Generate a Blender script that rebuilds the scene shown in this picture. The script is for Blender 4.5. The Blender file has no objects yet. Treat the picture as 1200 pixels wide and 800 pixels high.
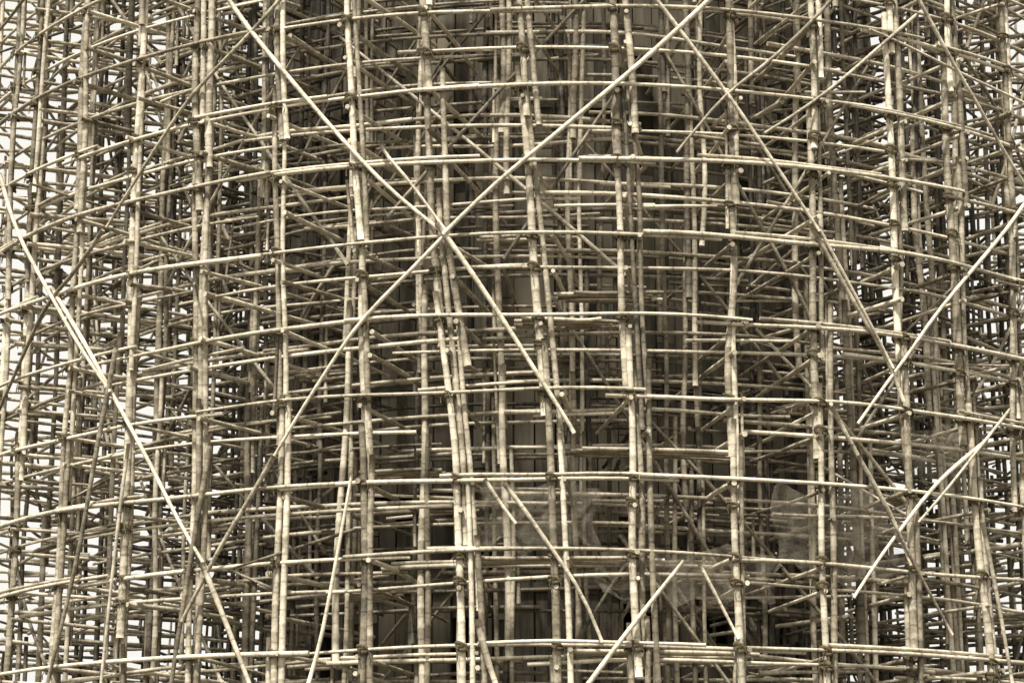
import bpy, math, random
import numpy as np
from mathutils.bvhtree import BVHTree
from mathutils import Vector

random.seed(11); rng = np.random.default_rng(11)
PI = math.pi
R = math.radians

# ------------------------------------------------------------------ scene, camera
sc = bpy.context.scene
COL = sc.collection
F = 2775.0 / 1200.0                       # focal length in frame widths
TILT = math.atan(700.0 / 2775.0)
EYE = np.array([0.0, 0.0, 1.7])
cam_d = bpy.data.cameras.new('camera')
cam_d.sensor_width = 36.0; cam_d.lens = 36.0 * F
cam_d.clip_start = 0.5; cam_d.clip_end = 3000
cam = bpy.data.objects.new('camera', cam_d); COL.objects.link(cam)
cam.location = EYE; cam.rotation_euler = (PI / 2 + TILT, 0, 0)
sc.camera = cam
FW = np.array([0, math.cos(TILT), math.sin(TILT)]); UP = np.array([0, -math.sin(TILT), math.cos(TILT)])

def project(P):                           # world -> the photograph's 1200 x 800 frame (used to measure and to cull)
    d = np.asarray(P, float).reshape(-1, 3) - EYE
    w = d @ FW
    w = np.where(w < 0.1, 0.1, w)
    return np.stack([600 + 2775 * d[:, 0] / w, 400 - 2775 * (d @ UP) / w, w], 1)

# ------------------------------------------------------------------ the tower of scaffolding
CX, CY = 0.95, 57.0                       # axis of the tower
RINGS = [14.2, 12.7, 11.2, 9.6, 8.0]
RCORE = 6.9                               # the boarded tower inside
def open_front(th, ri):                   # the inner rings leave a gap in front of the boarded face
    return ri >= 2 and abs(th) < (.0, .0, .34, .42, .52)[ri]
NL = 52                                   # post lines round the tower
STEP = 2 * PI / NL

def cyl(th, r, z):                        # th = 0 faces the camera, positive to the right
    return np.array([CX + r * math.sin(th), CY - r * math.cos(th), z])

def on_ring(x, y, r):                     # where a sight line meets the front of the cylinder of radius r -> (angle, height)
    d = FW + np.array([1, 0, 0]) * (x - 600) / 2775 + UP * (400 - y) / 2775
    ox, oy = EYE[0] - CX, EYE[1] - CY
    a = d[0] ** 2 + d[1] ** 2; b = 2 * (ox * d[0] + oy * d[1]); c = ox * ox + oy * oy - r * r
    q = b * b - 4 * a * c
    if q < 0: q = 0
    s = (-b - math.sqrt(q)) / (2 * a)
    p = EYE + d * s
    return math.atan2(p[0] - CX, CY - p[1]), p[2]

# measured heights of the lifts (front of the outer ring), main and intermediate
main_y = [10, 103, 186, 275, 371, 460, 560, 650, 757]
mid_y = [57, 144, 232, 312, 402, 494, 588, 680, 776]
def z_of(y): return on_ring(645, y, RINGS[0])[1]
MAIN = sorted(z_of(y) for y in main_y); MID = sorted(z_of(y) for y in mid_y)
dz = (MAIN[-1] - MAIN[0]) / (len(MAIN) - 1)
while MAIN[0] > 1.6: MAIN.insert(0, MAIN[0] - dz)
while MAIN[-1] < 31.5: MAIN.append(MAIN[-1] + dz * random.uniform(.93, 1.07))
while MID[0] > 1.6: MID.insert(0, MID[0] - dz)
while MID[-1] < 31: MID.append((MAIN[[i for i, z in enumerate(MAIN) if z > MID[-1]][0]] + dz * .48))
Z_TOP = 32.0

# measured post lines of the outer ring: x at y = 0, 267, 534, 800
LINES = {-7: (57, 37, 25, 12), -6: (105, 93, 79, 64), -5: (170, 160, 152, 143), -4: (240, 238, 234, 226),
         -3: (328, 331, 328, 323), -2: (409, 424, 432, 427), -1: (506, 518, 545, 553), 0: (612, 636, 654, 662),
         1: (722, 738, 750, 758), 2: (853, 861, 862, 867), 3: (952, 960, 965, 970), 4: (1040, 1054, 1063, 1073),
         5: (1111, 1124, 1140, 1162), 6: (1172, 1188, 1197, 1210)}
LINE_TH = {}
for k in range(-NL // 2, NL // 2):
    for ri, r in enumerate(RINGS):
        if ri == 0 and k in LINES:
            tz = [on_ring(x, y, r) for x, y in zip(LINES[k], (0, 267, 534, 800))]
            tz.sort(key=lambda t: t[1])
            zs = [0] + [t[1] for t in tz] + [34]; ts = [tz[0][0]] + [t[0] for t in tz] + [tz[-1][0]]
        else:
            b = k * STEP + random.gauss(0, .011)
            if ri > 0: b += random.gauss(0, .016) + .02 * (ri % 2)
            zs = [0, 8, 16, 24, 34]; ts = [b + random.gauss(0, .007) for _ in zs]
        LINE_TH[ri, k] = (zs, ts)
def line_th(ri, k, z): return float(np.interp(z, *LINE_TH[ri, k]))

poles = []       # every pole: dict(kind, ring, pts, rad, shade, meta)
def wob(n, amp):
    """slow natural bend of a cane"""
    t = np.linspace(0, 1, n)
    a1, a2, p1, p2 = random.gauss(0, amp), random.gauss(0, amp * .5), random.uniform(0, 6.28), random.uniform(0, 6.28)
    return a1 * np.sin(t * PI * 1.3 + p1) + a2 * np.sin(t * PI * 3.1 + p2)

def add(kind, ring, pts, r0, r1, shade, **meta):
    pts = np.asarray(pts, float)
    poles.append(dict(kind=kind, ring=ring, pts=pts, r0=r0, r1=r1, shade=min(1, max(0, shade)), meta=meta))

def shown(pts, pad=40):
    q = project(pts)
    return bool(((q[:, 0] > -pad) & (q[:, 0] < 1200 + pad) & (q[:, 1] > -pad) & (q[:, 1] < 800 + pad)).any())
def keep(pts, depth_pad=1.0):
    """in or near the view, or above it where it shades what is in view; nothing wholly behind the solid tower"""
    q = project(pts)
    if not ((q[:, 0] > -120) & (q[:, 0] < 1320) & (q[:, 1] > -420) & (q[:, 1] < 900)).any(): return False
    if ((abs(q[:, 0] - 643) < 290) & (pts[:, 1] > CY)).all(): return False
    return True

# ---- uprights
for ri, r in enumerate(RINGS):
    for k in range(-NL // 2, NL // 2):
        th0 = k * STEP
        if open_front(th0, ri) and not (ri == 2 or k % 2 == 0): continue
        if ri >= 3 and random.random() < .25: continue
        if abs(th0) > 1.6 and ri in (1, 2, 3) and (k + ri) % 2: continue
        nstr = 2 if ri == 0 else (2 if random.random() < (.9 if ri == 1 else .55) else 1)
        if ri == 0 and k in (-1, 1, -4): nstr = 3
        if ri == 1 and abs(th0) < .9 and random.random() < .5: nstr = 3
        if abs(th0) > (1.6 if ri == 0 else .98): nstr = 1
        if ri in (1, 2) and 1.2 < abs(th0) <= 1.6 and k % 2: continue
        thick = .074 if ri == 0 else (.066 if ri == 1 else .058)
        for s in range(nstr):
            off = (s - (nstr - 1) / 2) * (.155 if ri == 0 else .15) + random.gauss(0, .03)
            z = -random.uniform(0, 5.0) * (s > 0)
            first = True; piece = 0
            while z < Z_TOP:
                L = random.uniform(5.6, 8.2)
                a = max(z, 0); b = min(z + L, Z_TOP + random.uniform(-1, 0))
                if b - a > 1.2 and not (s > 0 and random.random() < (.10 if ri == 0 else .22)):
                    n = max(5, int((b - a) / .55))
                    zz = np.linspace(a, b, n); w1 = wob(n, .034); w2 = wob(n, .03)
                    lean = random.gauss(0, .007)
                    side = .05 if piece % 2 else -.05
                    P = np.array([cyl(line_th(ri, k, q) + (off + side * .6 + w1[i] + lean * (q - a)) / r, r + w2[i] + side, q) for i, q in enumerate(zz)])
                    if keep(P):
                        t0 = (thick if abs(th0) < 1.6 else .045) * random.uniform(.82, 1.18) * (1 if s == 0 else .85)
                        add('upright', ri, P, t0, t0 * random.uniform(.72, .88), random.gauss((.60, .42, .22, .15, .12)[ri], .19), line=k, strand=s, nstr=nstr)  # tone drops ring by ring: interior shade put into the cane colour
                piece += 1
                z += L - random.uniform(.7, 1.5)

# ---- ledgers that bend round each ring
for ri, r in enumerate(RINGS):
    lifts = [(z, True, i) for i, z in enumerate(MAIN)] + [(z, False, i) for i, z in enumerate(MID)]
    for z0, main, li in sorted(lifts):
        zj = z0 + (random.gauss(0, .09) if ri else 0)
        out = .115 if main else -.10
        th = -PI + random.uniform(0, .5)
        idx = 0
        while th < PI:
            L = random.uniform(5.2, 8.0) if ri else random.uniform(7, 10.5); dth = L / r
            miss = .0 if (main and ri == 0) else (.08 if ri == 0 else ((.03 if main else .12) if ri == 1 else (.2 if main else .62)))
            if open_front(th + dth / 2, ri): miss = (0, 0, .2, .6, .7)[ri]
            if abs(th + dth / 2) > (1.6 if ri == 0 else 1.2): miss = max(miss, .12 if main else (.6 if ri < 2 else .85))
            if random.random() >= miss:
                n = max(6, int(L / .5))
                tt = np.linspace(th, th + dth, n)
                w1 = wob(n, .035); w2 = wob(n, .03)
                e0 = .03 if idx % 2 else -.03
                slope = random.gauss(0, .045)
                P = np.array([cyl(t, r + out + w2[i] * .7 + (.03 if idx % 2 else -.02), zj + e0 + w1[i] + slope * (i / (n - 1) - .5) * 2) for i, t in enumerate(tt)])
                if keep(P):
                    rr = random.uniform(.040, .054) * (1.0 if main else .86)
                    a, b = (rr, rr * .7) if random.random() < .5 else (rr * .7, rr)
                    add('ledger', ri, P, a, b, random.gauss((.82 if main else .72) - (0, .18, .40, .50, .56)[ri], .13), lift=z0, th=th + dth / 2)  # inner ledgers get a darker colour that imitates the shade inside
                # a second, shorter cane strapped alongside the main lifts
                if main and random.random() < (.4 if ri == 0 else .2):
                    s0 = random.uniform(0, dth * .5); L2 = random.uniform(2.2, 4.5) / r
                    tt = np.linspace(th + s0, th + s0 + L2, 7); w1 = wob(7, .025)
                    P = np.array([cyl(t, r + out - random.choice((0, .0)), zj + e0 + random.choice((.085, -.085)) * 0 + .088 + w1[i] * .4) for i, t in enumerate(tt)])
                    if keep(P): add('ledger', ri, P, .036, .03, random.gauss(.78, .12), lift=z0, th=th + s0 + L2 / 2)
            idx += 1
            th += dth - random.uniform(.4, 1.6) / r

# ---- transoms running in towards the tower
for k in range(-NL // 2, NL // 2):
    for z0, main, li in [(z, True, i) for i, z in enumerate(MAIN)] + [(z, False, i) for i, z in enumerate(MID)]:
        if not main and random.random() < .3: continue
        ra = RINGS[0] + random.uniform(.08, .26)
        while ra > RINGS[-1] - .3:
            L = random.uniform(2.4, 5.6)
            rb = max(ra - L, RCORE + .35)
            if abs(k * STEP) < .4 and ra < 11.5: break
            if random.random() < (.93 if main else .85) * (.3 if abs(k * STEP) > 1.45 else (.7 if ra < 11 else 1)) and ra - rb > .8:
                n = 7
                zz = z0 - .085 + random.gauss(0, .05); sl = random.gauss(0, .10); sw = random.gauss(0, .10)
                rs = np.linspace(ra, rb, n); w1 = wob(n, .012); w2 = wob(n, .012)
                off = random.choice((-1, 1)) * random.uniform(.09, .16)
                P = []
                bs = [np.interp(-q, [-g for g in RINGS], [line_th(g, k, zz) for g in range(len(RINGS))]) for q in (ra, rb)]
                for i, q in enumerate(rs):
                    base = bs[0] + (bs[1] - bs[0]) * i / (n - 1)
                    P.append(cyl(base + (off + sw * i / n + w1[i]) / q, q, zz + sl * (i / n - .5) + w2[i]))
                P = np.array(P)
                if keep(P):
                    rr = random.uniform(.038, .056)
                    add('transom', 0 if ra > 13.6 else (1 if ra > 12 else 2), P, rr, rr * .78, random.gauss(.72 if ra > 12 else .32, .16), line=k, lift=z0, start=ra)  # outer lengths coloured paler and deep ones darker, painting in the interior shade
            ra = rb + random.uniform(.2, .7)
            if rb <= RCORE + .4: break

# ---- long braces lashed over the outer face (measured)
braces = [
    ([(262, -8), (293, 37), (346, 100), (400, 163), (455, 222), (519, 272)], .050, .9),
    ([(512, 262), (540, 300), (592, 378), (640, 455), (662, 488), (673, 508)], .052, .85),
    ([(838, -6), (800, 30), (745, 80), (690, 126), (640, 168), (583, 214), (520, 276)], .056, .85),
    ([(524, 272), (480, 318), (420, 376), (385, 430), (345, 492), (310, 553)], .044, .9),
    ([(322, 534), (292, 588), (262, 635), (243, 672), (214, 728)], .050, .6),
    ([(4, 205), (22, 272), (57, 334), (97, 408), (133, 460)], .048, .8),
    ([(60, 338), (97, 398), (133, 466), (169, 530), (200, 594), (222, 634), (243, 668)], .050, .9),
    ([(238, 660), (256, 705), (270, 740), (296, 808)], .058, .75),
    ([(758, -12), (800, 43), (850, 110), (883, 158), (918, 212), (958, 272)], .044, .8),
    ([(950, 262), (978, 312), (1003, 357), (1040, 417), (1060, 470)], .050, .65),
    ([(958, 266), (985, 316), (1012, 366), (1046, 432)], .036, .8),
    ([(1068, -8), (1083, 18), (1110, 70), (1150, 137), (1176, 185), (1204, 228)], .042, .8),
    ([(1206, 232), (1180, 270), (1133, 324), (1090, 377), (1073, 404), (1040, 448), (1006, 496)], .042, .95),
    ([(974, 476), (994, 516), (1022, 565), (1043, 600), (1067, 662)], .046, .7),
    ([(1003, 534), (1030, 585), (1052, 628), (1080, 684), (1113, 744)], .036, .55),
    ([(1157, 516), (1120, 545), (1090, 574), (1060, 615), (1033, 650), (1001, 700)], .044, .95),
    ([(1182, 480), (1150, 520), (1110, 572), (1075, 612)], .034, .75),
    ([(569, 562), (586, 590), (605, 614)], .040, .7),
    ([(590, 566), (612, 592), (648, 645), (682, 692), (706, 752)], .046, .75),
    ([(686, 806), (718, 762), (760, 708), (801, 657)], .050, .9),
    ([(362, 806), (376, 760), (388, 700), (400, 634), (414, 556)], .040, .95),
    ([(334, -8), (290, 43), (230, 103), (203, 140), (163, 203), (124, 266)], .042, .6),
    ([(122, 270), (84, 328), (58, 350), (33, 407), (-4, 492)], .046, .4),
    ([(980, -8), (950, 27), (897, 77), (850, 110), (820, 146), (792, 180)], .040, .45),
    ([(820, 660), (838, 694), (866, 748)], .036, .85),
    ([(447, 172), (456, 186), (480, 212), (500, 240), (524, 272)], .036, .9),
    ([(140, 405), (128, 470), (113, 547), (98, 640), (76, 734), (58, 806)], .055, .45),
    ([(246, 520), (232, 600), (214, 706), (199, 806)], .058, .4),
    ([(152, 520), (141, 600), (128, 720), (119, 806)], .040, .75),
    ([(560, 726), (568, 762), (583, 806)], .070, .65),
    ([(1075, 17), (1025, 60), (980, 100), (935, 132), (896, 156)], .038, .6),
    ([(1150, 612), (1168, 700), (1186, 806)], .045, .7),
    ([(36, -6), (18, 20), (-6, 48)], .04, .5),
    ([(1200, 120), (1130, 88), (1070, 56), (1020, 34)], .032, .85),
]
for bi, (px, rr, sh) in enumerate(braces):
    px = [tuple(map(float, p)) for p in px]
    pts = []
    for i in range(len(px) - 1):
        for s in range(3):
            u = s / 3; pts.append((px[i][0] * (1 - u) + px[i + 1][0] * u, px[i][1] * (1 - u) + px[i + 1][1] * u))
    pts.append(px[-1])
    q = [on_ring(x, y, RINGS[0] + .22) for x, y in pts]
    th = np.array([a for a, _ in q]); zz = np.array([b for _, b in q])
    k = np.array([1, 2, 3, 2, 1.]) / 9
    if len(th) > 6:
        for arr in (th, zz):
            pad_ = np.concatenate([2 * arr[0] - arr[2:0:-1], arr, 2 * arr[-1] - arr[-2:-4:-1]])
            arr[:] = np.convolve(pad_, k, 'valid')
    jig = .05 * (bi % 3)
    P = np.array([cyl(a, RINGS[0] + .2 + jig, b) for a, b in zip(th, zz)])
    add('brace', 0, P, rr, rr * .72, sh, traced=bi)

# ---- braces deeper in, between the rings
for ri in range(1, 5):
    r = RINGS[ri]
    for _ in range(54 - 5 * ri):
        th = random.uniform(-1.9, 1.9); z = random.uniform(2, 24)
        if open_front(th, ri): continue
        L = random.uniform(5, 8)
        ang = random.choice((-1, 1)) * R(random.uniform(42, 62)); n = 9
        w = wob(n, .04); t = np.linspace(0, L, n)
        P = np.array([cyl(th + q * math.cos(ang) * (1 if ang > 0 else 1) / r * (1 if ang > 0 else 1), r + .2 + w[i], z + q * math.sin(abs(ang))) for i, q in enumerate(t)])
        if ang < 0: P = np.array([cyl(th - q * math.cos(ang) / r, r + .2 + w[i], z + q * math.sin(-ang)) for i, q in enumerate(t)])
        if keep(P): add('brace', ri, P, .042, .032, random.gauss(.4, .15))
# steep and slack offcuts that lean between two rings
for _ in range(200):
    th = random.choice((-1, 1)) * random.uniform(.3, 1.45); z = random.uniform(3, 26); ra = random.uniform(7.5, 13.8)
    L = random.uniform(1.2, 3.4); d = np.array([random.gauss(0, 1), random.gauss(0, .8), random.gauss(0, .45)]); d /= np.linalg.norm(d)
    p0 = cyl(th, ra, z); P = np.array([p0 + d * q for q in np.linspace(0, L, 5)])
    if keep(P): add('offcut', 2, P, random.uniform(.022, .042), .025, random.gauss(.5, .2))

# short lengths tied along the uprights and the ledgers of the middle rings
for _ in range(260):
    ri = random.choice((0, 1, 1, 2)); r = RINGS[ri]; th = random.uniform(-1.0, 1.0); z = random.uniform(4, 24); L = random.uniform(.7, 2.6); n = 4
    if random.random() < .5:
        z = min(MAIN + MID, key=lambda q: abs(q - z)) + random.choice((-.12, .13)); sl = random.gauss(0, .05)
        P = np.array([cyl(th + q / r, r - .12, z + sl * q) for q in np.linspace(0, L, n)])
        sh = random.gauss(.68, .15)
    else:
        k = int(round(th / STEP)); off = random.choice((-1, 1)) * random.uniform(.11, .2); sl = random.gauss(0, .03)
        P = np.array([cyl(line_th(ri, k, z + q) + (off + sl * q) / r, r - .02, z + q) for q in np.linspace(0, L, n)])
        sh = random.gauss(.5, .15)
    if keep(P): add('offcut', ri, P, random.uniform(.028, .046), .03, sh)

# ------------------------------------------------------------------ meshes of canes
def cane(pts, r0, r1, sides=6, nodes=False, seed=0.0):
    """a bamboo cane swept along pts: returns verts, quads, caps, length along the cane per vert"""
    pts = np.asarray(pts, float)
    seg = np.linalg.norm(np.diff(pts, axis=0), axis=1); s = np.concatenate([[0], np.cumsum(seg)])
    L = s[-1]
    if nodes:
        gap = .40 + .16 * seed; st = [0.0]; p = (seed * gap) % gap + .08; nd = []
        while p < L - .06: nd.append(p); p += gap * (1 + .08 * math.sin(p * 9 + seed * 40))
        S = [0.0]; B = [1.0]
        for q in nd:
            if q - .025 > S[-1] + .02: S += [q - .025, q, q + .025]; B += [1.0, 1.10, .98]
        S.append(L); B.append(1.0)
        S = np.array(S); B = np.array(B)
    else:
        S = s; B = np.ones(len(s))
    P = np.stack([np.interp(S, s, pts[:, i]) for i in range(3)], 1)
    rad = (r0 + (r1 - r0) * S / L) * B
    T = np.gradient(P, axis=0); T /= np.linalg.norm(T, axis=1)[:, None] + 1e-9
    mean = P[-1] - P[0]
    ref = np.array([0, 0, 1.0]) if abs(mean[2]) < .7 * np.linalg.norm(mean) else np.array([0, 1.0, 0])
    U = np.cross(T, ref); U /= np.linalg.norm(U, axis=1)[:, None] + 1e-9
    V = np.cross(T, U)
    a = np.arange(sides) * 2 * PI / sides + seed
    verts = (P[:, None, :] + rad[:, None, None] * (np.cos(a)[None, :, None] * U[:, None, :] + np.sin(a)[None, :, None] * V[:, None, :])).reshape(-1, 3)
    n = len(P)
    i = np.arange(n - 1)[:, None] * sides; j = np.arange(sides)[None, :]; j2 = (j + 1) % sides
    quads = np.stack([i + j, i + j2, i + sides + j2, i + sides + j], -1).reshape(-1, 4)
    caps = [list(range(sides)), list(range((n - 1) * sides, n * sides))[::-1]]
    return verts, quads, caps, np.repeat(S, sides)

def make_mesh(name, parts, mat):
    """parts: list of (verts, quads, caps, along, shade, rnd)"""
    V = []; LI = []; LT = []; al = []; sh = []; rn = []; base = 0; capflag = []
    for v, q, c, a, s, r_ in parts:
        V.append(v); LI.append((q + base).ravel()); LT.append(np.full(len(q), 4)); capflag.append(np.zeros(len(q), bool))
        for cc in c:
            LI.append(np.array(cc) + base); LT.append(np.array([len(cc)])); capflag.append(np.ones(1, bool))
        al.append(a); sh.append(np.full(len(v), s)); rn.append(np.full(len(v), r_)); base += len(v)
    V = np.concatenate(V); LI = np.concatenate(LI); LT = np.concatenate(LT)
    me = bpy.data.meshes.new(name)
    me.vertices.add(len(V)); me.vertices.foreach_set('co', V.ravel().astype(np.float32))
    me.loops.add(len(LI)); me.loops.foreach_set('vertex_index', LI.astype(np.int32))
    me.polygons.add(len(LT)); st = np.concatenate([[0], np.cumsum(LT)[:-1]])
    me.polygons.foreach_set('loop_start', st.astype(np.int32)); me.polygons.foreach_set('loop_total', LT.astype(np.int32))
    me.polygons.foreach_set('use_smooth', ~np.concatenate(capflag))
    for nm, arr in (('along', al), ('shade', sh), ('rnd', rn)):
        at = me.attributes.new(nm, 'FLOAT', 'POINT'); at.data.foreach_set('value', np.concatenate(arr).astype(np.float32))
    me.update(calc_edges=True); me.materials.append(mat)
    return me

# ------------------------------------------------------------------ materials
def new_mat(name):
    m = bpy.data.materials.new(name); m.use_nodes = True
    return m, m.node_tree.nodes, m.node_tree.links, m.node_tree.nodes['Principled BSDF']

def bamboo_material():
    m, N, Lk, b = new_mat('bamboo')
    def att(n): a = N.new('ShaderNodeAttribute'); a.attribute_name = n; return a.outputs['Fac']
    def mth(op, x, y=None, z=None):
        q = N.new('ShaderNodeMath'); q.operation = op
        for i, v in enumerate((x, y, z)):
            if v is None: continue
            if isinstance(v, (int, float)): q.inputs[i].default_value = v
            else: Lk.new(v, q.inputs[i])
        return q.outputs[0]
    along, shade, rnd = att('along'), att('shade'), att('rnd')
    geo = N.new('ShaderNodeNewGeometry')
    ramp = N.new('ShaderNodeValToRGB'); e = ramp.color_ramp.elements
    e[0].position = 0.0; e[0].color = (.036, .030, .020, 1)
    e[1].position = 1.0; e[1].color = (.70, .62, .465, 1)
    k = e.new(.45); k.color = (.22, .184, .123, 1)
    # weathering in patches along the cane
    n1 = N.new('ShaderNodeTexNoise'); n1.inputs['Scale'].default_value = 2.3; n1.inputs['Detail'].default_value = 5
    Lk.new(geo.outputs['Position'], n1.inputs['Vector'])
    n2 = N.new('ShaderNodeTexNoise'); n2.inputs['Scale'].default_value = 16; n2.inputs['Detail'].default_value = 6
    Lk.new(geo.outputs['Position'], n2.inputs['Vector'])
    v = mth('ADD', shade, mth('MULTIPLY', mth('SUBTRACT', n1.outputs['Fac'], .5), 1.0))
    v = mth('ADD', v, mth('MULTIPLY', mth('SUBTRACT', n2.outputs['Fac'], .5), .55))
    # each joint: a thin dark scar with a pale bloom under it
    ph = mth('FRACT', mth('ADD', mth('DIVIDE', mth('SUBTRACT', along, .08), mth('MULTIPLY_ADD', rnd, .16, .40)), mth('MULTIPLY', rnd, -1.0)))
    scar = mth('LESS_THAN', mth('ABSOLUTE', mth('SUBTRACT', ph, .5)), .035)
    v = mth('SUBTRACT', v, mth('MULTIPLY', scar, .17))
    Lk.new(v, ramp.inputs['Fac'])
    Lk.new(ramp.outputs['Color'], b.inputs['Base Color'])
    b.inputs['Roughness'].default_value = .62
    b.inputs['Specular IOR Level'].default_value = .35
    bp = N.new('ShaderNodeBump'); bp.inputs['Strength'].default_value = .5; bp.inputs['Distance'].default_value = .02
    Lk.new(n2.outputs['Fac'], bp.inputs['Height']); Lk.new(bp.outputs['Normal'], b.inputs['Normal'])
    return m
M_BAM = bamboo_material()

def plain(name, c1, c2, scale=4.0, rough=.85, bump=.4, stretch=(1, 1, 1), detail=6):
    m, N, Lk, b = new_mat(name)
    tc = N.new('ShaderNodeNewGeometry'); mp = N.new('ShaderNodeMapping'); mp.inputs['Scale'].default_value = stretch
    Lk.new(tc.outputs['Position'], mp.inputs['Vector'])
    n = N.new('ShaderNodeTexNoise'); n.inputs['Scale'].default_value = scale; n.inputs['Detail'].default_value = detail; n.inputs['Roughness'].default_value = .65
    Lk.new(mp.outputs[0], n.inputs['Vector'])
    r_ = N.new('ShaderNodeValToRGB'); r_.color_ramp.elements[0].position = .3; r_.color_ramp.elements[1].position = .72
    r_.color_ramp.elements[0].color = (*c1, 1); r_.color_ramp.elements[1].color = (*c2, 1)
    Lk.new(n.outputs['Fac'], r_.inputs['Fac']); Lk.new(r_.outputs['Color'], b.inputs['Base Color'])
    b.inputs['Roughness'].default_value = rough; b.inputs['Specular IOR Level'].default_value = .2
    bp = N.new('ShaderNodeBump'); bp.inputs['Strength'].default_value = bump; bp.inputs['Distance'].default_value = .03
    Lk.new(n.outputs['Fac'], bp.inputs['Height']); Lk.new(bp.outputs['Normal'], b.inputs['Normal'])
    return m
M_WALL = plain('weathered_board', (.025, .021, .014), (.06, .052, .037), 3.0, .9, .6, (2.2, 2.2, .45))
M_BAND = plain('timber_band', (.05, .043, .03), (.14, .122, .088), 5.0, .9, .5, (1, 1, 3))
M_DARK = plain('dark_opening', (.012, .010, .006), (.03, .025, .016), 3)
M_ROPE = plain('lashing_fibre', (.05, .038, .02), (.16, .13, .075), 30, .95, .8)
M_DECK = plain('deck_plank', (.16, .138, .095), (.34, .30, .22), 6, .85, .5, (1, 1, 1))
M_GRND = plain('trodden_earth', (.03, .026, .02), (.075, .066, .05), .6, .95, .5)

# ------------------------------------------------------------------ small helpers for the other things
def raw_mesh(name, verts, faces, mat):
    me = bpy.data.meshes.new(name); me.from_pydata([tuple(v) for v in verts], [], faces); me.update(); me.materials.append(mat); return me
def link(name, me, parent=None, **props):
    o = bpy.data.objects.new(name, me); COL.objects.link(o)
    if parent: o.parent = parent
    for a, b in props.items(): o[a] = b
    return o
def slab(V, Fc, th0, th1, r0, r1, z0, z1, n=1):
    """box on the tower between two angles, radii and heights"""
    b = len(V)
    for i in range(n + 1):
        t = th0 + (th1 - th0) * i / n
        for r, z in ((r0, z0), (r1, z0), (r1, z1), (r0, z1)): V.append(cyl(t, r, z))
    for i in range(n):
        a = b + 4 * i
        for j in range(4): Fc.append([a + j, a + (j + 1) % 4, a + 4 + (j + 1) % 4, a + 4 + j])
    Fc.append([b, b + 3, b + 2, b + 1]); e = b + 4 * n; Fc.append([e, e + 1, e + 2, e + 3])

# ------------------------------------------------------------------ pick out the canes that show, cane by cane
allp = [cane(p['pts'], p['r0'], p['r1'], 6) for p in poles]
Vb = []; Fb = []; own = []; base = 0
for i, (v, q, c, a) in enumerate(allp):
    Vb.append(v); Fb.append(q + base); own.append(np.full(len(q), i)); base += len(v)
# the solid tower joins the test so that it hides what is behind it
NT = 24; tv = []; tf = []
for i in range(NT):
    t = i * 2 * PI / NT
    tv += [cyl(t, RCORE, 0), cyl(t, RCORE, 33)]
for i in range(NT):
    a, b = 2 * i, 2 * ((i + 1) % NT); tf.append([a + base, b + base, b + 1 + base, a + 1 + base])
Vb.append(np.array(tv)); Fb.append(np.array(tf)); own.append(np.full(NT, -1))
Vb = np.concatenate(Vb); Fb = np.concatenate(Fb); own = np.concatenate(own)
bvh = BVHTree.FromPolygons(Vb.tolist(), Fb.tolist())
seen = np.zeros(len(poles), int)
o_ = Vector(EYE)
for y in np.arange(1.5, 800, 3.0):
    for x in np.arange(1.5, 1200, 3.0):
        d = FW + np.array([1, 0, 0]) * (x - 600) / 2775 + UP * (400 - y) / 2775
        h = bvh.ray_cast(o_, Vector(d))
        if h[2] is not None and own[h[2]] >= 0: seen[own[h[2]]] += 1
print('poles', len(poles), {k: sum(p['kind'] == k for p in poles) for k in ('upright', 'ledger', 'transom', 'brace', 'offcut')})
print('faces', len(Fb), 'seen', int((seen > 0).sum()))

ORD = 'first second third fourth fifth sixth seventh eighth ninth tenth eleventh twelfth thirteenth fourteenth fifteenth sixteenth seventeenth eighteenth nineteenth twentieth twenty-first twenty-second twenty-third twenty-fourth twenty-fifth twenty-sixth twenty-seventh twenty-eighth twenty-ninth thirtieth'.split()
RINGW = ['outermost ring', 'second ring in', 'third ring in', 'fourth ring in', 'innermost ring']
SPEC = {'upright': ('bamboo_upright', 'bamboo upright', 'upright bamboo poles of the scaffold'),
        'ledger': ('bamboo_ledger', 'bamboo ledger', 'bamboo ledgers bent round the scaffold'),
        'transom': ('bamboo_transom', 'bamboo transom', 'bamboo transoms running inward'),
        'brace': ('bamboo_brace', 'bamboo brace', 'diagonal bamboo braces'),
        'offcut': ('bamboo_offcut', 'bamboo offcut', 'loose bamboo offcuts')}
LIMIT = {'upright': 290, 'ledger': 300, 'transom': 290, 'brace': 150, 'offcut': 0}

def look(p, lo=.42, hi=.62):
    tone = 'pale' if p['shade'] > hi else ('dark' if p['shade'] < lo - .12 else 'greyish')
    return tone
def ordw(i): return ORD[i] if i < len(ORD) else f'{i + 1}th'
def side_word(p):
    q = project(p['pts']); m = (q[:, 0] > 0) & (q[:, 0] < 1200) & (q[:, 1] > 0) & (q[:, 1] < 800)
    return q[m] if m.any() else q
chosen = {}
for kind in SPEC:
    ids = [i for i, p in enumerate(poles) if p['kind'] == kind and seen[i] >= 6]
    ids.sort(key=lambda i: -seen[i])
    chosen[kind] = ids[:LIMIT[kind]]
individual = set(i for v in chosen.values() for i in v)

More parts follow.
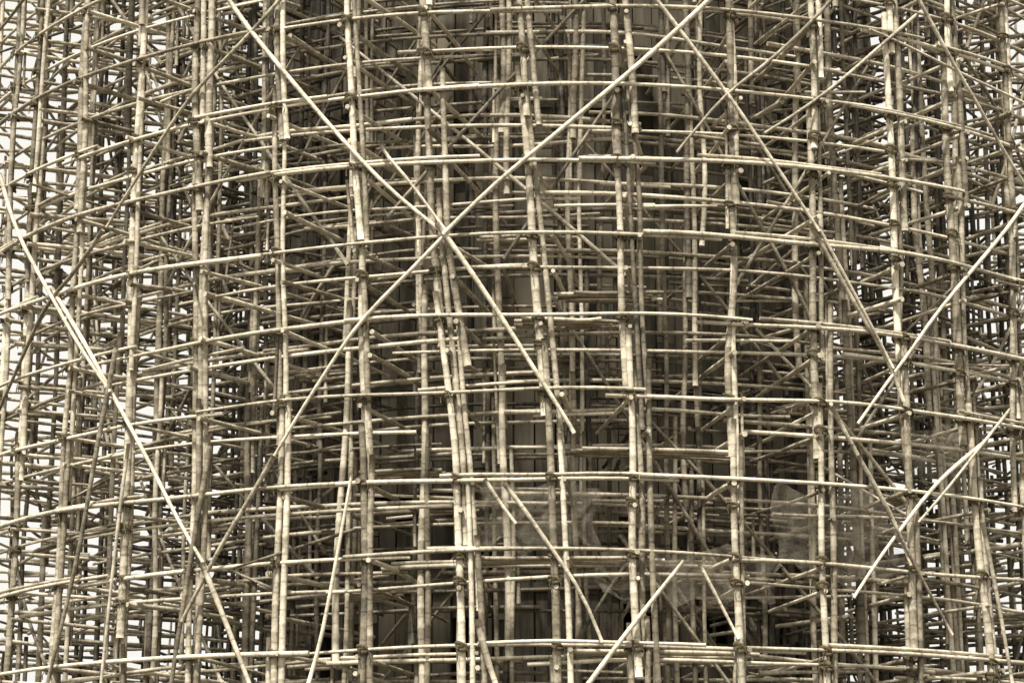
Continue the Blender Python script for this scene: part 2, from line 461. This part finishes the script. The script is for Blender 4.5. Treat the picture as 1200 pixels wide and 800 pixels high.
# order numbers as a viewer would count them
vis_lifts = sorted({p['meta']['lift'] for i, p in enumerate(poles) if p['kind'] == 'ledger' and i in individual and p['ring'] == 0}, reverse=True)
def lift_no(z): return int(np.argmin([abs(z - q) for q in (sorted(MAIN + MID, reverse=True))]))
all_lifts = sorted(MAIN + MID, reverse=True)
def first_lift(ri, rear=False):
    """index of the topmost lift of this ring that is inside the frame"""
    for i, z in enumerate(all_lifts):
        if project([cyl(PI if rear else 0, RINGS[ri], z)])[0][1] > 0: return i
    return 0
labels = {}
lines_seen = {ri: sorted({p['meta']['line'] for i, p in enumerate(poles) if p['kind'] == 'upright' and p['ring'] == ri and i in individual and p['pts'][0][1] < CY + 3},
              key=lambda k: project([cyl(line_th(ri, k, 12), RINGS[ri], 12)])[0][0]) for ri in range(len(RINGS))}
from collections import defaultdict
buckets = defaultdict(list)
for i in individual:
    p = poles[i]; ri = p['ring']; m = p['meta']; c = side_word(p); cx, cy = c[:, 0].mean(), c[:, 1].mean()
    if p['kind'] == 'upright':
        key = ('upright', ri, m['line'], bool(p['pts'][0][1] > CY + 3))
    elif p['kind'] == 'ledger':
        key = ('ledger', ri, lift_no(m['lift']), bool(p['pts'][len(p['pts']) // 2][1] > CY))
    elif p['kind'] == 'transom':
        key = ('transom', lift_no(m['lift']), p['pts'][0][1] > CY)
    else:
        key = ('brace', ri if ri == 0 else 1, 0, False)
    buckets[key].append((i, cx, cy))
def rank_words(n, what):
    return what
for key, mem in buckets.items():
    kind = key[0]
    if kind == 'upright':
        ri, k, rear = key[1:]
        mem.sort(key=lambda t: t[2])
        for j, (i, cx, cy) in enumerate(mem):
            if rear: line = f'far side, {ordw(k % NL)} line'
            else: line = f"{ordw(lines_seen[ri].index(k)) if k in lines_seen[ri] else 'outer'} line from the left"
            labels[i] = f"{look(poles[i])} upright, {RINGW[ri]}, {line}, {ordw(j)} from the top"
    elif kind == 'ledger':
        ri, l, rear = key[1:]
        mem.sort(key=lambda t: t[1])
        fl = first_lift(ri, rear)
        ln = 'top edge course' if l < fl else f'{ordw(l - fl)} course down'
        if l < fl: ln = f'{ordw(fl - l - 1)} course above the centre'
        for j, (i, cx, cy) in enumerate(mem):
            labels[i] = f"{look(poles[i])} ledger, {RINGW[ri]}{', far side' if rear else ''}, {ln}, {ordw(j)} from the left"
    elif kind == 'transom':
        l, rear = key[1:]
        mem.sort(key=lambda t: t[1])
        fl = first_lift(0)
        for j, (i, cx, cy) in enumerate(mem):
            ln = f'{ordw(l - fl)} course down' if l >= fl else f'{ordw(fl - l)} course above the top ledger'
            labels[i] = f"{look(poles[i])} transom pointing inward{', far side' if rear else ''}, {ln}, {ordw(j)} from the left"
    else:
        mem.sort(key=lambda t: t[1])
        for j, (i, cx, cy) in enumerate(mem):
            p = poles[i]; q = project(p['pts'][[0, -1]]); lo, hi = (q[0], q[1]) if q[0][1] < q[1][1] else (q[1], q[0])
            way = 'down to the right' if hi[0] > lo[0] else 'down to the left'
            labels[i] = f"{look(p)} brace sloping {way}, {'over the outer face' if p['ring'] == 0 else 'behind the outer face'}, {ordw(j)} from the left"
special = {0: 'long pale brace running from the top edge down to the big crossing left of centre',
           1: 'pale brace falling to the right from the big crossing, ending at a centre upright',
           2: 'long thick pale brace rising to the right from the big crossing to the top edge',
           3: 'slender pale brace falling to the left from the big crossing',
           4: 'greyish brace continuing the slender one down to the lower-left crossing',
           6: 'long pale brace falling to the right into the lower-left crossing',
           7: 'thick brace leaving the bottom edge from the lower-left crossing',
           12: 'very pale brace falling to the left from the right edge of the view',
           19: 'pale brace rising from the bottom edge, right of the centre uprights',
           20: 'lone pale cane leaning steeply at the bottom, left of centre',
           29: 'short thick cane leaning at the bottom edge near the centre',
           26: 'greyish pole leaning steeply out of line at the lower left'}
for i, p in enumerate(poles):
    if i in individual and p['kind'] == 'brace' and p['meta'].get('traced') in special: labels[i] = special[p['meta']['traced']]
seen_l = defaultdict(int)
for i in sorted(labels):
    seen_l[labels[i]] += 1
    if seen_l[labels[i]] > 1: labels[i] = labels[i] + f', {["", "", "second", "third", "fourth", "fifth"][min(5, seen_l[labels[i]])]} such'

lash_me = None
def lashing_mesh():
    """a few turns of fibre round a post and the ledger that crosses it"""
    V = []; Fc = []
    for t, (rx, rz, tilt) in enumerate(((.115, .03, .5), (.12, .03, -.45), (.11, .028, .1))):
        b = len(V); n, m_ = 12, 5
        for i in range(n):
            a = 2 * PI * i / n; c = np.array([math.cos(a) * rx, math.sin(a) * rx, math.sin(a + t) * tilt * .12])
            rad = np.array([math.cos(a), math.sin(a), 0])
            for j in range(m_):
                g = 2 * PI * j / m_; V.append(c + rad * math.cos(g) * .018 + np.array([0, 0, 1]) * math.sin(g) * rz)
        for i in range(n):
            for j in range(m_):
                Fc.append([b + i * m_ + j, b + ((i + 1) % n) * m_ + j, b + ((i + 1) % n) * m_ + (j + 1) % m_, b + i * m_ + (j + 1) % m_])
    # two loose ends
    for sx in (-1, 1):
        b = len(V)
        for q, (x, z) in enumerate(((sx * .06, 0), (sx * .11, -.09), (sx * .09, -.19))):
            for j in range(3):
                g = 2 * PI * j / 3; V.append(np.array([x + math.cos(g) * .012, -.125 + math.sin(g) * .012 - .01 * q, z]))
        for q in range(2):
            for j in range(3): Fc.append([b + q * 3 + j, b + q * 3 + (j + 1) % 3, b + q * 3 + 3 + (j + 1) % 3, b + q * 3 + 3 + j])
    return raw_mesh('lashing', V, Fc, M_ROPE)
lash_me = lashing_mesh()

made = {}
for i in sorted(individual):
    p = poles[i]; name, cat, grp = SPEC[p['kind']]
    org = p['pts'][0].copy() if p['kind'] != 'upright' else p['pts'][0].copy()
    rnd = random.random()
    v, q, c, a = cane(p['pts'] - org, p['r0'], p['r1'], 8, True, rnd)
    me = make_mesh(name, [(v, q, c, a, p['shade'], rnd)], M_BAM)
    o = link(name, me, label=labels[i], category=cat, group=grp)
    o.location = org; made[i] = o
n_l = 0
for i, o in made.items():
    p = poles[i]
    if p['kind'] == 'upright' and p['ring'] == 0 and p['meta']['strand'] == 0 and p['pts'][0][1] < CY:
        for z in MAIN + [q for q in MID if random.random() < .3]:
            if p['pts'][0][2] + .1 < z < p['pts'][-1][2] - .1:
                pt = np.array([np.interp(z, p['pts'][:, 2], p['pts'][:, j]) for j in range(3)])
                if shown([pt], 0):
                    l = link('lashing', lash_me, o); l.location = pt - p['pts'][0]
                    l.rotation_euler = (0, 0, random.uniform(-.5, .5) + math.atan2(pt[0] - CX, CY - pt[1])); l.scale = (.98, .98, random.uniform(.8, 1.35)); n_l += 1
print('individual', len(made), 'lashings', n_l)

STUFF = {'upright': ('distant_bamboo_uprights', 'crowded thinner bamboo uprights deep inside the scaffold, too many to count', 'bamboo uprights'),
         'ledger': ('distant_bamboo_ledgers', 'dense courses of bamboo ledgers deep behind the outer rings of the scaffold', 'bamboo ledgers'),
         'transom': ('distant_bamboo_transoms', 'mass of bamboo transoms running inward, deep inside the scaffold', 'bamboo transoms'),
         'brace': ('distant_bamboo_braces', 'tangle of sloping bamboo braces far inside the scaffold', 'bamboo braces'),
         'offcut': ('bamboo_offcuts', 'loose odd-angled bamboo offcuts caught between the scaffold rings', 'bamboo offcuts')}
for kind, (name, lab, cat) in STUFF.items():
    parts = []
    for i, p in enumerate(poles):
        if p['kind'] == kind and i not in individual:
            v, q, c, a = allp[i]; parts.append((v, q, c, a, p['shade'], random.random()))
    if parts: link(name, make_mesh(name, parts, M_BAM), label=lab, category=cat, kind='stuff')

# ------------------------------------------------------------------ decks of canes laid between rings
decks = [(0, 0, -.5, .62, 371), (0, 1, .05, 1.0, 340), (1, 0, -.9, .1, 275), (0, 1, .05, 1.9, 524), (0, 0, -1.0, 1.0, 652), (0, 0, .1, 2.1, 762),
         (1, 0, 1.0, 2.1, 655), (1, 0, -3.1, -2.1, 690), (1, 0, -2.7, -1.6, 545), (1, 0, 3.2, 4.2, 462), (2, 0, -4.3, -3.1, 420), (1, 0, 4.1, 5.2, 560), (2, 0, 2.0, 3.4, 230), (2, 0, -3.4, -1.8, 200)]
deck_lab = ['short cane deck behind the centre uprights, at mid height', 'narrow cane deck just above mid height, right of the central upright', 'cane deck under the big brace crossing, set one bay in',
            'cane deck below the end of the pale falling brace', 'long cane deck low in the centre, above the dark openings', 'lowest cane deck, in front of the dark openings at the bottom',
            'cane deck low and to the right of centre, one bay in', 'dark cane deck low on the left, beside the leaning cane', 'cane deck left of centre below mid height, one bay in',
            'cane deck by the right-hand brace crossing', 'cane deck deep in the left side, at mid height', 'cane deck below the right-hand brace crossing', 'cane deck deep inside, upper right of centre', 'cane deck deep inside, upper left of centre']
for di, (ri, _, k0, k1, y) in enumerate(decks):
    z = on_ring(645, y, RINGS[ri])[1]; parts = []
    rr = RINGS[ri] - .16; n = 6
    for j in range(n):
        t0 = k0 * STEP + random.gauss(0, .012); t1 = k1 * STEP + random.gauss(0, .012); q = rr - j * .115
        w = wob(8, .012)
        P = [cyl(t, q, z + w[i] + (.0 if j % 2 else .012)) for i, t in enumerate(np.linspace(t0, t1, 8))]
        v, qd, c, a = cane(P, .042, .036, 8); parts.append((v, qd, c, a, random.uniform(.35, .8), random.random()))
    root = link('cane_deck', make_mesh('cane_deck', parts, M_BAM), label=deck_lab[di], category='deck', group='cane decks laid on the ledgers')

# ------------------------------------------------------------------ the solid tower inside
tower = link('boarded_tower', None, label='dark boarded round tower standing in the middle of the scaffold', category='tower')
tower.location = (CX, CY, 0)
def tpart(name, V, Fc, mat, parent=tower, **kw):
    V = [np.array(v) - np.array([CX, CY, 0]) for v in V]
    return link(name, raw_mesh(name, V, Fc, mat), parent, **kw)
NT = 24; ST = 2 * PI / NT
RT = RCORE
wins = {}; gaps = {}  # openings: (side index, z0, z1)
zwin = on_ring(645, 757, RINGS[0])[1]
for i in range(NT):
    t = i * ST - (2 * PI if i > NT // 2 else 0)
    q = lambda y: on_ring(720, y, RCORE)[1]
    if .05 < t < .8: wins[i] = [(q(752), q(703))]
    elif -1.0 < t < -.2: gaps[i] = [(q(800), q(722)), (q(690), q(640)), (q(612), q(572))]
    elif t > -1.2 and t <= 1.2 and i % 3 == 1: gaps[i] = [(q(130), q(60))]
V, Fc = [], []
for i in range(NT):
    t0, t1 = (i - .5) * ST, (i + .5) * ST
    cuts = wins.get(i, []) + gaps.get(i, []); z = 0
    for (a, b) in cuts + [(33, 33)]:
        slab(V, Fc, t0, t1, RT - .3, RT, z, a)
        if a < 33:
            w = ST * .245
            slab(V, Fc, t0, t0 + w, RT - .3, RT, a, b); slab(V, Fc, t1 - w, t1, RT - .3, RT, a, b)
        z = b
tpart('wall', V, Fc, M_WALL)
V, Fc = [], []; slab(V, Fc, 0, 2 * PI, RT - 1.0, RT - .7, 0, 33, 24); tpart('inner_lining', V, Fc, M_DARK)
V, Fc = [], []
slab(V, Fc, 0, 2 * PI, .2, RT - .02, 32.9, 33.1, 24); tpart('roof', V, Fc, M_BAND)
# boards, each a little out of line, nailed over the wall
V, Fc = [], []
for i in range(NT):
    for b_ in range(4):
        t0 = (i - .5) * ST + b_ * ST / 4
        z = random.uniform(-2, 0)
        while z < 33:
            h = random.uniform(1.6, 3.4); a, b = max(z, .02), min(z + h - .015, 32.8)
            segs = [(a, b)]
            if (0 < b_ < 3 and i not in gaps) or (i in gaps and random.random() < .6):
                for (wa, wb) in wins.get(i, []) + gaps.get(i, []):
                    segs = [s for (x, y) in segs for s in ((x, min(y, wa)), (max(x, wb), y)) if s[1] - s[0] > .08]
            if random.random() > .06:
                pr = random.uniform(.012, .05)
                for (x, y) in segs: slab(V, Fc, t0 + .0015, t0 + ST / 4 - random.uniform(.0015, .006), RT + .004, RT + pr, x + .004, y - .004)
            z += h
def board_mat():
    m, N, Lk, b = new_mat('old_boards')
    g = N.new('ShaderNodeNewGeometry')
    mp = N.new('ShaderNodeMapping'); mp.inputs['Scale'].default_value = (5, 5, .5); Lk.new(g.outputs['Position'], mp.inputs['Vector'])
    n = N.new('ShaderNodeTexNoise'); n.inputs['Scale'].default_value = 2.2; n.inputs['Detail'].default_value = 8; Lk.new(mp.outputs[0], n.inputs['Vector'])
    ad = N.new('ShaderNodeMath'); ad.operation = 'MULTIPLY_ADD'; Lk.new(g.outputs['Random Per Island'], ad.inputs[0]); ad.inputs[1].default_value = .55; Lk.new(n.outputs['Fac'], ad.inputs[2])
    r_ = N.new('ShaderNodeValToRGB'); e = r_.color_ramp.elements; e[0].position = .35; e[0].color = (.03, .025, .016, 1); e[1].position = 1.1; e[1].color = (.16, .135, .09, 1)
    Lk.new(ad.outputs[0], r_.inputs['Fac']); Lk.new(r_.outputs['Color'], b.inputs['Base Color']); b.inputs['Roughness'].default_value = .9
    bp = N.new('ShaderNodeBump'); bp.inputs['Strength'].default_value = .6; bp.inputs['Distance'].default_value = .02
    Lk.new(n.outputs['Fac'], bp.inputs['Height']); Lk.new(bp.outputs['Normal'], b.inputs['Normal'])
    return m
M_BOARD = board_mat()
tpart('cladding', V, Fc, M_BOARD)
for z in (2.6, 8.9, 13.4, 19.7, 24.3, 29.5):
    V, Fc = [], []; slab(V, Fc, 0, 2 * PI, RT + .055, RT + random.uniform(.1, .16), z, z + random.uniform(.14, .2), 48)
    tpart('cornice', V, Fc, M_BAND)
for i, cs in wins.items():
    for (a, b) in cs:
        t0, t1 = (i - .5) * ST + ST * .25, (i + .5) * ST - ST * .25
        V, Fc = [], []
        f = .055 / RT
        slab(V, Fc, t0, t0 + f, RT - .12, RT + .075, a, b); slab(V, Fc, t1 - f, t1, RT - .12, RT + .075, a, b)
        slab(V, Fc, t0 + f, t1 - f, RT - .12, RT + .072, a, a + .07); slab(V, Fc, t0 + f, t1 - f, RT - .12, RT + .072, b - .07, b)
        m_ = (t0 + t1) / 2; slab(V, Fc, m_ - f / 2, m_ + f / 2, RT - .1, RT - .04, a + .07, b - .07)
        slab(V, Fc, t0 + f, t1 - f, RT - .035, RT + .0, (a + b) / 2 + .2, (a + b) / 2 + .25)
        tpart('window', V, Fc, M_BAND)

# ------------------------------------------------------------------ torn sheets of fine netting
def net_mat():
    m, N, Lk, b = new_mat('fine_netting')
    b.inputs['Base Color'].default_value = (.30, .26, .19, 1); b.inputs['Roughness'].default_value = .9
    g = N.new('ShaderNodeNewGeometry'); n = N.new('ShaderNodeTexNoise'); n.inputs['Scale'].default_value = 4.5; n.inputs['Detail'].default_value = 12; n.inputs['Roughness'].default_value = .8
    mp = N.new('ShaderNodeMapping'); mp.inputs['Scale'].default_value = (1, 1, 2.2); Lk.new(g.outputs['Position'], mp.inputs['Vector']); Lk.new(mp.outputs[0], n.inputs['Vector'])
    r_ = N.new('ShaderNodeValToRGB'); e = r_.color_ramp.elements; e[0].position = .38; e[0].color = (.08, .08, .08, 1); e[1].position = .64; e[1].color = (.34, .34, .34, 1)
    Lk.new(n.outputs['Fac'], r_.inputs['Fac']); Lk.new(r_.outputs['Color'], b.inputs['Alpha'])
    return m
M_NET = net_mat()
for (x0, y0, x1, y1, rr, lab) in ((545, 556, 700, 655, 13.95, 'torn scrap of fine netting behind the lower centre uprights'),
                                  (905, 560, 1075, 700, 13.9, 'torn sheet of fine netting, low on the right side'),
                                  (1062, 486, 1158, 590, 13.95, 'ragged netting beside the lower right brace crossing'),
                                  (700, 632, 905, 716, 13.8, 'wide thin netting scrap hanging over the dark openings')):
    V, Fc = [], []; nx, nz = 30, 22
    a0, z1 = on_ring(x0, y0, rr); a1, z0 = on_ring(x1, y1, rr)
    ph = random.uniform(0, 6)
    for i in range(nx + 1):
        for j in range(nz + 1):
            u, v = i / nx, j / nz
            top = 1 - .18 * abs(math.sin(u * PI * 2 + ph)) ; bot = .16 * (math.sin(u * 23 + ph) * .5 + .5) + .12 * (math.sin(u * 9) * .5 + .5)
            vv = bot + (top - bot) * v
            V.append(cyl(a0 + (a1 - a0) * u + .006 * math.sin(v * 7 + ph), rr + .07 * math.sin(u * 17 + v * 3 + ph) + .04 * math.sin(u * 41), z0 + (z1 - z0) * vv))
    for i in range(nx):
        for j in range(nz):
            a = i * (nz + 1) + j; Fc.append([a, a + nz + 1, a + nz + 2, a + 1])
    o = link('netting', raw_mesh('netting', V, Fc, M_NET), label=lab, category='netting', group='torn netting')
    for f_ in o.data.polygons: f_.use_smooth = True

# ------------------------------------------------------------------ ground, sky, light
g = raw_mesh('ground', [(-900, -200, 0), (900, -200, 0), (900, 1600, 0), (-900, 1600, 0)], [[0, 1, 2, 3]], M_GRND)
link('ground', g, kind='structure')

SUN_EL, SUN_AZ = R(60), R(205)            # high, behind the camera and a little to its left
w = bpy.data.worlds.new('World'); sc.world = w; w.use_nodes = True
N, Lk = w.node_tree.nodes, w.node_tree.links
bg = N['Background']
sky = N.new('ShaderNodeTexSky'); sky.sky_type = 'NISHITA'; sky.sun_disc = False
sky.sun_elevation = SUN_EL; sky.sun_rotation = SUN_AZ; sky.dust_density = 6; sky.air_density = 1.2; sky.ozone_density = 1
bw = N.new('ShaderNodeRGBToBW'); Lk.new(sky.outputs[0], bw.inputs[0])
mx = N.new('ShaderNodeMath'); mx.operation = 'MULTIPLY_ADD'; Lk.new(bw.outputs[0], mx.inputs[0]); mx.inputs[1].default_value = .4; mx.inputs[2].default_value = 6.0   # overcast: nearly even
tint = N.new('ShaderNodeVectorMath'); tint.operation = 'SCALE'; tint.inputs[0].default_value = (1.0, .98, .92); Lk.new(mx.outputs[0], tint.inputs['Scale'])
Lk.new(tint.outputs[0], bg.inputs['Color']); bg.inputs['Strength'].default_value = .1
sd = bpy.data.lights.new('sun', 'SUN'); sd.energy = 5.0; sd.angle = R(4); sd.color = (1, .975, .94)
so = bpy.data.objects.new('sun', sd); COL.objects.link(so)
dirv = Vector((math.sin(SUN_AZ) * math.cos(SUN_EL), math.cos(SUN_AZ) * math.cos(SUN_EL), math.sin(SUN_EL)))
so.rotation_euler = dirv.to_track_quat('Z', 'Y').to_euler()

vs = sc.view_settings; sc.display_settings.display_device = 'sRGB'
vs.view_transform = 'Standard'; vs.look = 'None'; vs.gamma = 1; vs.use_curve_mapping = False; vs.exposure = 0.48
sc.cycles.max_bounces = 5; sc.cycles.diffuse_bounces = 2
